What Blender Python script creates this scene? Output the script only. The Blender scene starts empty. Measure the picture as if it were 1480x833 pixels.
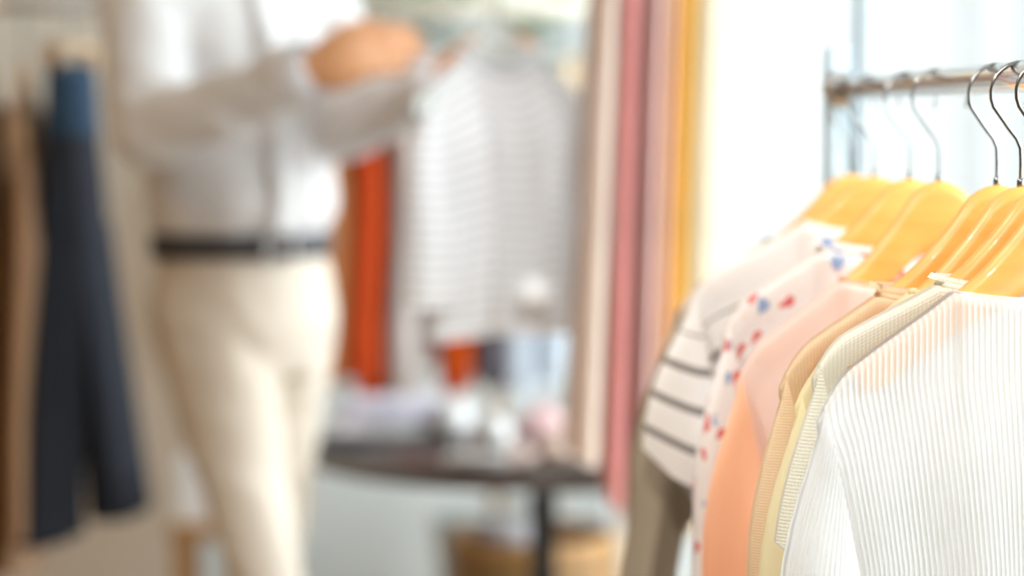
import bpy, bmesh, math, random
from mathutils import Vector, Matrix, noise as mnoise

random.seed(11)
S = bpy.context.scene
COL = S.collection
PI = math.pi

# ------------------------------------------------------------------ camera, sky, exposure
CAM_H, F, HORIZON = 1.23, 85.0 / 36.0 * 1480.0, 190.0
PITCH = math.atan((416.5 - HORIZON) / F)
cd = bpy.data.cameras.new('camera')
cam = bpy.data.objects.new('camera', cd)
COL.objects.link(cam)
cam.location = (0, 0, CAM_H)
cam.rotation_euler = (PI / 2 - PITCH, 0, 0)
cd.lens, cd.sensor_width, cd.sensor_fit = 85, 36, 'HORIZONTAL'
cd.clip_start, cd.clip_end = 0.05, 100
cd.dof.use_dof = True
cd.dof.focus_distance = 1.97
cd.dof.aperture_fstop = 1.9
S.camera = cam

w = bpy.data.worlds.new('overcast_sky')
S.world = w
w.use_nodes = True
bg = w.node_tree.nodes['Background']
bg.inputs[0].default_value = (0.87, 0.94, 1.0, 1)
bg.inputs[1].default_value = 3.0

sun_d = bpy.data.lights.new('hazy_sun', 'SUN')
sun_d.energy, sun_d.angle, sun_d.color = 0.8, math.radians(20), (1.0, 0.985, 0.97)
sun = bpy.data.objects.new('hazy_sun', sun_d)
COL.objects.link(sun)
sun.location = (6, 2, 4)
sun.rotation_euler = Vector((-0.95, -0.04, -0.30)).to_track_quat('-Z', 'Y').to_euler()

S.view_settings.view_transform = 'Standard'
S.view_settings.look = 'None'
S.view_settings.gamma = 1.0
S.view_settings.use_curve_mapping = False
S.view_settings.exposure = 1.1


def portal(name, loc, rot, sx, sy):
    l = bpy.data.lights.new(name, 'AREA')
    l.shape, l.size, l.size_y = 'RECTANGLE', sx, sy
    l.cycles.is_portal = True
    o = bpy.data.objects.new(name, l)
    COL.objects.link(o)
    o.location, o.rotation_euler = loc, rot
    return o


# ------------------------------------------------------------------ helpers
def pix(x, y, Y):
    """point on the plane world-Y = Y seen at photo pixel x, y"""
    a, b = (x - 740.0) / F, -(y - 416.5) / F
    d = Vector((a, math.cos(PITCH) + b * math.sin(PITCH), -math.sin(PITCH) + b * math.cos(PITCH)))
    return Vector((0, 0, CAM_H)) + d * (Y / d.y)


def lerp(a, b, t):
    return a + (b - a) * t


def smooth(t):
    t = min(1.0, max(0.0, t))
    return t * t * (3 - 2 * t)


def interp(pts, x):
    if x <= pts[0][0]:
        return pts[0][1]
    for (a, b), (c, d) in zip(pts, pts[1:]):
        if x <= c:
            return lerp(b, d, (x - a) / (c - a))
    return pts[-1][1]


def mesh_obj(name, verts, faces, mat=None, parent=None, uvs=None, shade=True):
    me = bpy.data.meshes.new(name)
    me.from_pydata([tuple(v) for v in verts], [], faces)
    if uvs:
        ul = me.uv_layers.new(name='UVMap')
        for lp in me.loops:
            ul.data[lp.index].uv = uvs[lp.vertex_index]
    if shade:
        for p in me.polygons:
            p.use_smooth = True
    me.update()
    if mat:
        me.materials.append(mat)
    o = bpy.data.objects.new(name, me)
    COL.objects.link(o)
    if parent:
        o.parent = parent
    return o


def bm_obj(name, bm, mat=None, parent=None, shade=False):
    me = bpy.data.meshes.new(name)
    bmesh.ops.recalc_face_normals(bm, faces=bm.faces[:])
    bm.to_mesh(me)
    bm.free()
    if shade:
        for p in me.polygons:
            p.use_smooth = True
    if mat:
        me.materials.append(mat)
    o = bpy.data.objects.new(name, me)
    COL.objects.link(o)
    if parent:
        o.parent = parent
    return o


def bx(bm, c, s, bevel=0.0, rotz=0.0):
    r = bmesh.ops.create_cube(bm, size=1.0)
    vs = r['verts']
    bmesh.ops.scale(bm, vec=s, verts=vs)
    if bevel > 0:
        es = list({e for v in vs for e in v.link_edges})
        nb = bmesh.ops.bevel(bm, geom=es, offset=bevel, segments=2, affect='EDGES', profile=0.5)
        vs = list({v for f in nb['faces'] for v in f.verts} | {v for v in vs if v.is_valid})
    if rotz:
        bmesh.ops.rotate(bm, cent=(0, 0, 0), matrix=Matrix.Rotation(rotz, 3, 'Z'), verts=vs)
    bmesh.ops.translate(bm, vec=c, verts=vs)


def box(name, c, s, mat, parent=None, bevel=0.0):
    bm = bmesh.new()
    bx(bm, c, s, bevel)
    return bm_obj(name, bm, mat, parent)


def tube_geo(path, radii, n=10, squash=None, closed=False, cap=True):
    """rings along a path; radii float or list of floats; returns verts, faces"""
    P = [Vector(p) for p in path]
    m = len(P)
    if not isinstance(radii, (list, tuple)):
        radii = [radii] * m
    vs, fs = [], []
    prev = None
    for i in range(m):
        if closed:
            t = (P[(i + 1) % m] - P[i - 1]).normalized()
        else:
            t = (P[min(i + 1, m - 1)] - P[max(i - 1, 0)]).normalized()
        if prev is None:
            a = Vector((0, 1, 0)) if abs(t.y) < 0.9 else Vector((1, 0, 0))
            nrm = (a - t * a.dot(t)).normalized()
        else:
            nrm = (prev - t * prev.dot(t)).normalized()
        prev = nrm
        bn = t.cross(nrm)
        r = radii[i]
        for k in range(n):
            a = 2 * PI * k / n
            vs.append(P[i] + nrm * (math.cos(a) * r) + bn * (math.sin(a) * r))
    rings = m if closed else m - 1
    for i in range(rings):
        j = (i + 1) % m
        for k in range(n):
            l = (k + 1) % n
            fs.append((i * n + k, i * n + l, j * n + l, j * n + k))
    if cap and not closed:
        fs.append(tuple(range(n - 1, -1, -1)))
        fs.append(tuple((m - 1) * n + k for k in range(n)))
    return vs, fs


def tube(name, path, r, mat, parent=None, n=10, closed=False):
    v, f = tube_geo(path, r, n, closed=closed)
    return mesh_obj(name, v, f, mat, parent)


def lathe(name, prof, mat, parent=None, n=32, c=(0, 0, 0)):
    vs, fs = [], []
    for (r, z) in prof:
        for k in range(n):
            a = 2 * PI * k / n
            vs.append((c[0] + r * math.cos(a), c[1] + r * math.sin(a), c[2] + z))
    for i in range(len(prof) - 1):
        for k in range(n):
            l = (k + 1) % n
            fs.append((i * n + k, i * n + l, (i + 1) * n + l, (i + 1) * n + k))
    if prof[0][0] > 1e-6:
        fs.append(tuple(range(n - 1, -1, -1)))
    if prof[-1][0] > 1e-6:
        fs.append(tuple((len(prof) - 1) * n + k for k in range(n)))
    return mesh_obj(name, vs, fs, mat, parent)


def tag(o, label, cat, group=None):
    o['label'], o['category'] = label, cat
    if group:
        o['group'] = group
    return o


def thing(name, label, cat, loc=(0, 0, 0), rotz=0.0, group=None):
    o = bpy.data.objects.new(name, None)
    o.empty_display_size = 0.05
    COL.objects.link(o)
    o.location = loc
    o.rotation_euler = (0, 0, rotz)
    return tag(o, label, cat, group)


def struct(o):
    o['kind'] = 'structure'
    return o


def fuse(name, parts, voxel, mat, parent=None, smooth_it=4):
    """one continuous surface from overlapping closed pieces"""
    vs, fs = [], []
    for v, f in parts:
        b = len(vs)
        vs += [tuple(p) for p in v]
        fs += [tuple(i + b for i in q) for q in f]
    me = bpy.data.meshes.new(name + '_raw')
    me.from_pydata(vs, [], fs)
    bm = bmesh.new()
    bm.from_mesh(me)
    bmesh.ops.recalc_face_normals(bm, faces=bm.faces[:])
    bm.to_mesh(me)
    bm.free()
    o = bpy.data.objects.new(name + '_raw', me)
    COL.objects.link(o)
    m = o.modifiers.new('r', 'REMESH')
    m.mode, m.voxel_size = 'VOXEL', voxel
    s = o.modifiers.new('s', 'SMOOTH')
    s.factor, s.iterations = 0.5, smooth_it
    dg = bpy.context.evaluated_depsgraph_get()
    nm = bpy.data.meshes.new_from_object(o.evaluated_get(dg))
    bpy.data.objects.remove(o)
    bpy.data.meshes.remove(me)
    nm.name = name
    nm.materials.clear()
    nm.materials.append(mat)
    for p in nm.polygons:
        p.use_smooth = True
    r = bpy.data.objects.new(name, nm)
    COL.objects.link(r)
    if parent:
        r.parent = parent
    return r


def ellipsoid(c, r, rot=None, nu=20, nv=12):
    vs, fs = [], []
    for j in range(nv + 1):
        ph = PI * j / nv
        for k in range(nu):
            a = 2 * PI * k / nu
            p = Vector((r[0] * math.sin(ph) * math.cos(a), r[1] * math.sin(ph) * math.sin(a), r[2] * math.cos(ph)))
            if rot:
                p = rot @ p
            vs.append(p + Vector(c))
    for j in range(nv):
        for k in range(nu):
            l = (k + 1) % nu
            if j == 0:
                fs.append((k, (j + 1) * nu + k, (j + 1) * nu + l))
            elif j == nv - 1:
                fs.append((j * nu + k, (j + 1) * nu + k, j * nu + l))
            else:
                fs.append((j * nu + k, (j + 1) * nu + k, (j + 1) * nu + l, j * nu + l))
    return vs, fs


def capsules(pts, radii, n=14):
    """closed pieces: tapered tubes plus a ball at each joint"""
    out = []
    for i, (p, r) in enumerate(zip(pts, radii)):
        out.append(ellipsoid(p, (r, r, r), nu=n, nv=8))
        if i:
            out.append(tube_geo([pts[i - 1], p], [radii[i - 1], r], n))
    return out


def loft(rings, n=28, rot=0.0):
    """rings: (cx, cy, cz, rx, ry[, rot]) horizontal ellipses, closed with caps"""
    vs, fs = [], []
    for rg in rings:
        cx, cy, cz, rx, ry = rg[:5]
        ro = rg[5] if len(rg) > 5 else rot
        for k in range(n):
            a = 2 * PI * k / n
            x, y = rx * math.cos(a), ry * math.sin(a)
            vs.append((cx + x * math.cos(ro) - y * math.sin(ro), cy + x * math.sin(ro) + y * math.cos(ro), cz))
    for i in range(len(rings) - 1):
        for k in range(n):
            l = (k + 1) % n
            fs.append((i * n + k, i * n + l, (i + 1) * n + l, (i + 1) * n + k))
    fs.append(tuple(range(n - 1, -1, -1)))
    fs.append(tuple((len(rings) - 1) * n + k for k in range(n)))
    return vs, fs


# ------------------------------------------------------------------ materials
class NT:
    def __init__(s, name):
        s.m = bpy.data.materials.new(name)
        s.m.use_nodes = True
        s.t = s.m.node_tree
        s.b = s.t.nodes['Principled BSDF']
        s.out = s.t.nodes['Material Output']

    def n(s, kind, **kw):
        nd = s.t.nodes.new(kind)
        for k, v in kw.items():
            setattr(nd, k, v)
        return nd

    def l(s, a, b):
        s.t.links.new(a, b)

    def ramp(s, fac, stops, interp='LINEAR'):
        r = s.n('ShaderNodeValToRGB')
        r.color_ramp.interpolation = interp
        el = r.color_ramp.elements
        while len(el) < len(stops):
            el.new(0.5)
        for e, (p, c) in zip(el, stops):
            e.position, e.color = p, (*c, 1)
        s.l(fac, r.inputs[0])
        return r.outputs[0]

    def noise(s, scale, detail=3, vec=None):
        nz = s.n('ShaderNodeTexNoise')
        nz.inputs['Scale'].default_value, nz.inputs['Detail'].default_value = scale, detail
        if vec is not None:
            s.l(vec, nz.inputs['Vector'])
        return nz.outputs['Fac']

    def bump(s, h, strength, dist=0.002):
        b = s.n('ShaderNodeBump')
        b.inputs['Strength'].default_value, b.inputs['Distance'].default_value = strength, dist
        s.l(h, b.inputs['Height'])
        return b.outputs[0]


def plain(name, col, rough=0.6, metal=0.0, vary=0.06, scale=8.0, bump=0.0, bscale=60.0, spec=0.5, coat=0.0):
    t = NT(name)
    tc = t.n('ShaderNodeTexCoord')
    a = tuple(max(0, c * (1 - vary)) for c in col)
    b = tuple(min(1, c * (1 + vary)) for c in col)
    t.l(t.ramp(t.noise(scale, 3, tc.outputs['Object']), [(0.3, a), (0.7, b)]), t.b.inputs['Base Color'])
    t.b.inputs['Roughness'].default_value = rough
    t.b.inputs['Metallic'].default_value = metal
    t.b.inputs['Specular IOR Level'].default_value = spec
    t.b.inputs['Coat Weight'].default_value = coat
    if bump:
        t.l(t.bump(t.noise(bscale, 2, tc.outputs['Object']), bump), t.b.inputs['Normal'])
    return t.m


def fabric(name, col, trans=0.25, sheer=0.0, rib=None, stripe=None, dots=None, weave=1400.0, rough=0.85,
           vary=0.03, wave=0.0, knit=None):
    """cloth: diffuse body with light passing through; patterns use UV metres"""
    t = NT(name)
    uv = t.n('ShaderNodeUVMap')
    sep = t.n('ShaderNodeSeparateXYZ')
    t.l(uv.outputs[0], sep.inputs[0])
    tc = t.n('ShaderNodeTexCoord')
    a = tuple(max(0, c * (1 - vary)) for c in col)
    b = tuple(min(1, c * (1 + vary)) for c in col)
    colour = t.ramp(t.noise(9, 3, tc.outputs['Object']), [(0.3, a), (0.7, b)])
    sheer_fac = None
    height = t.noise(weave, 1, tc.outputs['Object'])
    bs, bd = 0.15, 0.0006

    def saw(sock, period, phase=0.0):
        m1 = t.n('ShaderNodeMath', operation='MULTIPLY_ADD')
        t.l(sock, m1.inputs[0])
        m1.inputs[1].default_value, m1.inputs[2].default_value = 1.0 / period, phase
        m2 = t.n('ShaderNodeMath', operation='FRACT')
        t.l(m1.outputs[0], m2.inputs[0])
        return m2.outputs[0]

    if rib:
        f = saw(sep.outputs[0], rib)
        rr = t.ramp(f, [(0.0, (0, 0, 0)), (0.22, (0.15,) * 3), (0.5, (1, 1, 1)), (0.78, (0.15,) * 3), (1.0, (0, 0, 0))])
        height, bs, bd = rr, 0.9, rib * 0.17
        sheer_fac = rr
    if knit:
        f1, f2 = saw(sep.outputs[0], knit), saw(sep.outputs[1], knit * 0.8)
        r1 = t.ramp(f1, [(0, (0, 0, 0)), (0.5, (1, 1, 1)), (1, (0, 0, 0))])
        r2 = t.ramp(f2, [(0, (0, 0, 0)), (0.5, (1, 1, 1)), (1, (0, 0, 0))])
        mm = t.n('ShaderNodeMath', operation='ADD')
        t.l(r1, mm.inputs[0]); t.l(r2, mm.inputs[1])
        height, bs, bd = mm.outputs[0], 0.6, knit * 0.2
    if stripe:
        per, width, scol, start = stripe
        v = sep.outputs[1]
        if wave:
            nz = t.noise(6, 1, uv.outputs[0])
            ma = t.n('ShaderNodeMath', operation='MULTIPLY_ADD')
            t.l(nz, ma.inputs[0]); ma.inputs[1].default_value = wave; t.l(v, ma.inputs[2])
            v = ma.outputs[0]
        f = saw(v, per)
        e = 0.03
        msk = t.ramp(f, [(0.0, (1, 1, 1)), (width, (1, 1, 1)), (width + e, (0, 0, 0)), (1 - e, (0, 0, 0)), (1, (1, 1, 1))])
        gt = t.n('ShaderNodeMath', operation='GREATER_THAN')
        t.l(v, gt.inputs[0]); gt.inputs[1].default_value = start
        mu = t.n('ShaderNodeMath', operation='MULTIPLY')
        t.l(msk, mu.inputs[0]); t.l(gt.outputs[0], mu.inputs[1])
        mx = t.n('ShaderNodeMix', data_type='RGBA')
        t.l(mu.outputs[0], mx.inputs[0]); t.l(colour, mx.inputs[6]); mx.inputs[7].default_value = (*scol, 1)
        colour = mx.outputs[2]
    if dots:
        for (dcol, sc, thr, off) in dots:
            mp = t.n('ShaderNodeMapping')
            mp.inputs['Location'].default_value = (off, off * 0.7, 0)
            nzv = t.n('ShaderNodeTexNoise')
            nzv.inputs['Scale'].default_value = 60
            t.l(uv.outputs[0], nzv.inputs['Vector'])
            sc2 = t.n('ShaderNodeVectorMath', operation='SCALE')
            sc2.inputs['Scale'].default_value = 0.022
            t.l(nzv.outputs['Color'], sc2.inputs[0])
            ad = t.n('ShaderNodeVectorMath', operation='ADD')
            t.l(uv.outputs[0], ad.inputs[0]); t.l(sc2.outputs[0], ad.inputs[1])
            t.l(ad.outputs[0], mp.inputs[0])
            vo = t.n('ShaderNodeTexVoronoi')
            vo.inputs['Scale'].default_value = sc
            t.l(mp.outputs[0], vo.inputs['Vector'])
            msk = t.ramp(vo.outputs['Distance'], [(0, (1, 1, 1)), (thr, (1, 1, 1)), (thr + 0.06, (0, 0, 0))])
            mx = t.n('ShaderNodeMix', data_type='RGBA')
            t.l(msk, mx.inputs[0]); t.l(colour, mx.inputs[6]); mx.inputs[7].default_value = (*dcol, 1)
            colour = mx.outputs[2]
    nrm = t.bump(height, bs, bd)
    t.b.inputs['Roughness'].default_value = rough
    t.b.inputs['Specular IOR Level'].default_value = 0.15
    t.l(colour, t.b.inputs['Base Color'])
    t.l(nrm, t.b.inputs['Normal'])
    shader = t.b.outputs[0]
    if trans:
        tr = t.n('ShaderNodeBsdfTranslucent')
        t.l(colour, tr.inputs[0]); t.l(nrm, tr.inputs[1])
        mx = t.n('ShaderNodeMixShader')
        mx.inputs[0].default_value = trans
        t.l(shader, mx.inputs[1]); t.l(tr.outputs[0], mx.inputs[2])
        shader = mx.outputs[0]
    if sheer:
        tp = t.n('ShaderNodeBsdfTransparent')
        mx = t.n('ShaderNodeMixShader')
        if sheer_fac is not None:
            ma = t.n('ShaderNodeMath', operation='MULTIPLY_ADD')
            t.l(sheer_fac, ma.inputs[0])
            ma.inputs[1].default_value, ma.inputs[2].default_value = -sheer * 0.85, sheer
            t.l(ma.outputs[0], mx.inputs[0])
        else:
            mx.inputs[0].default_value = sheer
        t.l(shader, mx.inputs[1]); t.l(tp.outputs[0], mx.inputs[2])
        shader = mx.outputs[0]
    t.l(shader, t.out.inputs[0])
    return t.m


def wood(name, c1, c2, rough=0.4, scale=6.0, stretch=(1, 8, 8), coat=0.0):
    t = NT(name)
    tc = t.n('ShaderNodeTexCoord')
    mp = t.n('ShaderNodeMapping')
    mp.inputs['Scale'].default_value = stretch
    t.l(tc.outputs['Object'], mp.inputs[0])
    nz = t.noise(scale, 6, mp.outputs[0])
    t.l(t.ramp(nz, [(0.3, c1), (0.7, c2)]), t.b.inputs['Base Color'])
    t.l(t.bump(nz, 0.08, 0.001), t.b.inputs['Normal'])
    t.b.inputs['Roughness'].default_value = rough
    t.b.inputs['Coat Weight'].default_value = coat
    return t.m


def glass_pane(name):
    t = NT(name)
    tp = t.n('ShaderNodeBsdfTransparent')
    tp.inputs[0].default_value = (0.97, 0.99, 0.98, 1)
    gl = t.n('ShaderNodeBsdfGlossy')
    gl.inputs['Roughness'].default_value = 0.02
    mx = t.n('ShaderNodeMixShader')
    mx.inputs[0].default_value = 0.05
    t.l(tp.outputs[0], mx.inputs[1]); t.l(gl.outputs[0], mx.inputs[2])
    t.l(mx.outputs[0], t.out.inputs[0])
    return t.m


M = {}
M['floor'] = wood('pale_floor_boards', (0.40, 0.28, 0.17), (0.48, 0.35, 0.23), 0.45, 3, (8, 1, 1))
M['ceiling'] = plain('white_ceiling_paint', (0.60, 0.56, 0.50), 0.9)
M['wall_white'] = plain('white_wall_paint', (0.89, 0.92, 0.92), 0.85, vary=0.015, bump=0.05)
M['wall_cream'] = plain('cream_wall_paint', (0.82, 0.75, 0.65), 0.85, vary=0.02, bump=0.05)
M['wall_wood'] = wood('warm_wood_panelling', (0.24, 0.14, 0.07), (0.29, 0.18, 0.10), 0.5, 3, (8, 8, 1))
M['shelf'] = wood('pale_cream_shelf', (0.80, 0.74, 0.60), (0.86, 0.80, 0.67), 0.5)
M['frame'] = plain('blue_grey_window_paint', (0.30, 0.37, 0.40), 0.5)
M['glass'] = glass_pane('window_glass')
M['curtain'] = fabric('sheer_white_curtain', (0.88, 0.89, 0.895), trans=0.10, sheer=0.02)
M['chrome'] = plain('brushed_chrome', (0.78, 0.76, 0.75), 0.16, 1.0, vary=0.03)
M['wire'] = plain('polished_hook_wire', (0.30, 0.31, 0.31), 0.25, 1.0, vary=0.03)
M['post'] = plain('pale_blue_grey_post_paint', (0.40, 0.48, 0.52), 0.35, 0.0)
M['pole'] = plain('slate_pole_paint', (0.10, 0.14, 0.16), 0.5)
M['darkmetal'] = plain('black_metal', (0.02, 0.02, 0.022), 0.4, 0.3)
M['hanger'] = wood('golden_beech_hanger', (0.72, 0.34, 0.07), (0.82, 0.42, 0.10), 0.42, 5, (2, 12, 12), coat=0.1)
M['hanger_plain'] = wood('pale_wood_hanger', (0.70, 0.48, 0.28), (0.78, 0.56, 0.34), 0.4, 5, (2, 12, 12))
M['table'] = wood('dark_walnut_table', (0.030, 0.016, 0.012), (0.055, 0.030, 0.022), 0.3, 5, (1, 9, 9), coat=0.3)
M['stave'] = wood('oak_stave', (0.42, 0.22, 0.07), (0.55, 0.31, 0.12), 0.4, 5, (10, 10, 1))
M['white_ceramic'] = plain('white_glazed_ceramic', (0.88, 0.88, 0.88), 0.12, coat=0.8)
M['skin'] = plain('tanned_skin', (0.74, 0.38, 0.20), 0.5, vary=0.05)
M['hair'] = plain('dark_brown_hair', (0.04, 0.025, 0.018), 0.5, bump=0.6, bscale=200)
M['shirt'] = fabric('white_cotton_shirt', (0.82, 0.82, 0.84), trans=0.12)
M['chino'] = fabric('cream_chino', (0.76, 0.69, 0.60), trans=0.05)
M['leather'] = plain('black_leather', (0.045, 0.042, 0.048), 0.45, bump=0.1)
M['silver'] = plain('silver_buckle', (0.8, 0.8, 0.8), 0.2, 1.0)
M['leaf'] = plain('plant_leaf', (0.10, 0.24, 0.09), 0.5, vary=0.3, scale=20)
M['pot'] = plain('grey_plant_pot', (0.5, 0.52, 0.5), 0.6)
M['paper'] = plain('white_card', (0.92, 0.92, 0.92), 0.6)

# ------------------------------------------------------------------ the room
X0, X1, Y0, Y1, HC = -2.6, 1.75, -2.6, 6.4, 2.9
struct(box('floor', ((X0 + X1) / 2, (Y0 + Y1) / 2, -0.05), (X1 - X0 + 0.4, Y1 - Y0 + 0.4, 0.1), M['floor']))
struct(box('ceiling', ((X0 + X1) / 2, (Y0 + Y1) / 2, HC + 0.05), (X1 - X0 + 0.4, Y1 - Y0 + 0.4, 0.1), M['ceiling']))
struct(box('wall_left', (X0 - 0.06, (Y0 + Y1) / 2, HC / 2), (0.12, Y1 - Y0, HC), M['wall_wood']))


def wall_with_window(name, axis, pos, lo, hi, wlo, whi, z0, z1, mat, th=0.12):
    bm = bmesh.new()

    def part(a, b, c, d):
        if b - a < 1e-4 or d - c < 1e-4:
            return
        if axis == 'x':
            bx(bm, ((a + b) / 2, pos, (c + d) / 2), (b - a, th, d - c))
        else:
            bx(bm, (pos, (a + b) / 2, (c + d) / 2), (th, b - a, d - c))
    part(lo, wlo, 0, HC)
    part(whi, hi, 0, HC)
    part(wlo, whi, 0, z0)
    part(wlo, whi, z1, HC)
    return struct(bm_obj(name, bm, mat))


def window(name, axis, pos, wlo, whi, z0, z1, nx, bar=0.05):
    """frame with nx lights side by side; each pane its own piece"""
    root = bpy.data.objects.new(name, None)
    COL.objects.link(root)
    struct(root)

    def bb(nm, a, b, c, d, t, mat):
        if axis == 'x':
            return box(nm, ((a + b) / 2, pos, (c + d) / 2), (b - a, t, d - c), mat, root)
        return box(nm, (pos, (a + b) / 2, (c + d) / 2), (t, b - a, d - c), mat, root)
    bb('sill', wlo, whi, z0, z0 + bar, 0.09, M['frame'])
    bb('head', wlo, whi, z1 - bar, z1, 0.09, M['frame'])
    for i in range(nx + 1):
        c = lerp(wlo + bar / 2, whi - bar / 2, i / nx)
        bb('mullion', c - bar / 2, c + bar / 2, z0 + bar, z1 - bar, 0.08, M['frame'])
        if i < nx:
            c2 = lerp(wlo + bar / 2, whi - bar / 2, (i + 1) / nx)
            bb('pane', c + bar / 2, c2 - bar / 2, z0 + bar, z1 - bar, 0.008, M['glass'])
    return root


# right wall: shop window running the length of the room; back wall: window at its right end
RW = (0.0, 5.2, 0.10, 2.75)
BW = (0.22, 1.22, 0.10, 2.75)
wall_with_window('wall_right', 'y', X1 + 0.06, Y0, Y1, *RW, M['wall_white'])
window('window_1', 'y', X1 + 0.06, *RW, 5)
wall_with_window('wall_back', 'x', Y1 + 0.06, X0, X1, *BW, M['wall_white'])
window('window_2', 'x', Y1 + 0.06, *BW, 2)
struct(box('wall_front', ((X0 + X1) / 2, Y0 - 0.06, HC / 2), (X1 - X0, 0.12, HC), M['wall_wood']))
portal('window_light_right', (X1 + 0.2, (RW[0] + RW[1]) / 2, (RW[2] + RW[3]) / 2), (0, PI / 2, 0), RW[3] - RW[2], RW[1] - RW[0])
portal('window_light_back', ((BW[0] + BW[1]) / 2, Y1 + 0.2, (BW[2] + BW[3]) / 2), (-PI / 2, 0, 0), BW[1] - BW[0], BW[3] - BW[2])
# cream partition behind the left rail
PX = pix(278, 600, 5.3).x
struct(box('wall_partition', ((X0 + PX) / 2, 5.35, HC / 2), (PX - X0, 0.10, HC), M['wall_cream']))


def curtain(name, x0, x1, y, z0, z1, label, folds, amp=0.03, sway=0.0):
    n, rows = folds * 10, 24
    vs, fs, uv = [], [], []
    for j in range(rows + 1):
        v = j / rows
        for i in range(n + 1):
            u = i / n
            a = amp * (0.5 + 0.5 * v)
            x = lerp(x0, x1, u) + 0.01 * math.sin(u * 31 + v * 2) + sway * (0.5 - u) * 2 * math.sin(PI * v) ** 2
            vs.append((x, y + a * math.sin(u * folds * 2 * PI + 0.5 * math.sin(v * 3)), lerp(z1, z0, v)))
            uv.append((u * (x1 - x0), v * (z1 - z0)))
    for j in range(rows):
        for i in range(n):
            a = j * (n + 1) + i
            fs.append((a, a + 1, a + n + 2, a + n + 1))
    return tag(mesh_obj(name, vs, fs, M['curtain'], None, uv), label, 'curtain')


curtain('sheer_curtain', 0.20, 1.215, 6.22, 0.12, 2.78, 'sheer white curtain hanging in soft folds across the bright window', 14)
r = thing('curtain_rail', 'slim pale rail above the sheer white curtain', 'curtain rail', (0.9, 6.22, 2.79))
tube('rod', [(-0.68, 0, 0.01), (0.82, 0, 0.01)], 0.012, M['chrome'], r)
for sx in (-0.68, 0.82):
    lathe('end_knob', [(0.0, -0.02), (0.018, -0.012), (0.02, 0), (0.018, 0.012), (0.0, 0.02)], M['chrome'], r, 14, (sx, 0, 0.01))
for sx in (-0.5, 0.6):
    box('bracket', (sx, 0.09, 0.01), (0.02, 0.18, 0.02), M['chrome'], r)

# ------------------------------------------------------------------ clothes builders
HANG = [(0, 0), (0.012, -0.002), (0.024, -0.009), (0.044, -0.032), (0.069, -0.056), (0.092, -0.072), (0.116, -0.087),
        (0.16, -0.112), (0.19, -0.130), (0.21, -0.145)]


def hang_z(x):
    return interp(HANG, abs(x))


def hanger_bend(x):
    return -0.030 * (min(abs(x), 0.21) / 0.21) ** 2


def make_hanger(name, label, loc, rotz, group, mat, k=1.0):
    kz = k
    root = thing(name, label, 'hanger', loc, rotz, group)
    n, vs, fs = 44, [], []
    prof = [(-1, 0.25), (-0.6, 0.0), (0.6, 0.0), (1, 0.25), (1, 0.75), (0.6, 1.0), (-0.6, 1.0), (-1, 0.75)]
    th = 0.0085
    for i in range(n + 1):
        x = lerp(-0.176, 0.176, i / n)
        zt = hang_z(x) * kz
        dep = lerp(0.066, 0.030, smooth(abs(x) / 0.10))
        if abs(x) > 0.165:
            dep *= 0.75
        yb = hanger_bend(x)
        for (py, pz) in prof:
            ed = min(0.012, dep * 0.35)
            zz = -dep * pz
            if pz == 0.25:
                zz = -ed
            if pz == 0.75:
                zz = -dep + ed
            vs.append((x, yb + py * th, zt + zz))
    k = len(prof)
    for i in range(n):
        for j in range(k):
            l = (j + 1) % k
            fs.append((i * k + j, (i + 1) * k + j, (i + 1) * k + l, i * k + l))
    fs.append(tuple(range(k)))
    fs.append(tuple(n * k + j for j in range(k - 1, -1, -1)))
    mesh_obj('shoulder_bar', vs, fs, mat, root)
    path = [(0, 0, -0.01), (0, 0, 0.02), (-0.0005, 0, 0.032), (-0.004, 0, 0.040), (-0.012, 0, 0.050)]
    R, cz = 0.0265, 0.078
    for a in range(205, -31, -15):
        path.append((R * math.cos(math.radians(a)), 0, cz + R * math.sin(math.radians(a))))
    tube('hook', path, 0.0017, M['wire'], root, 8)
    lathe('ferrule', [(0.0034, -0.002), (0.0034, 0.005), (0.0022, 0.007)], M['wire'], root, 12)
    return root


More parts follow.
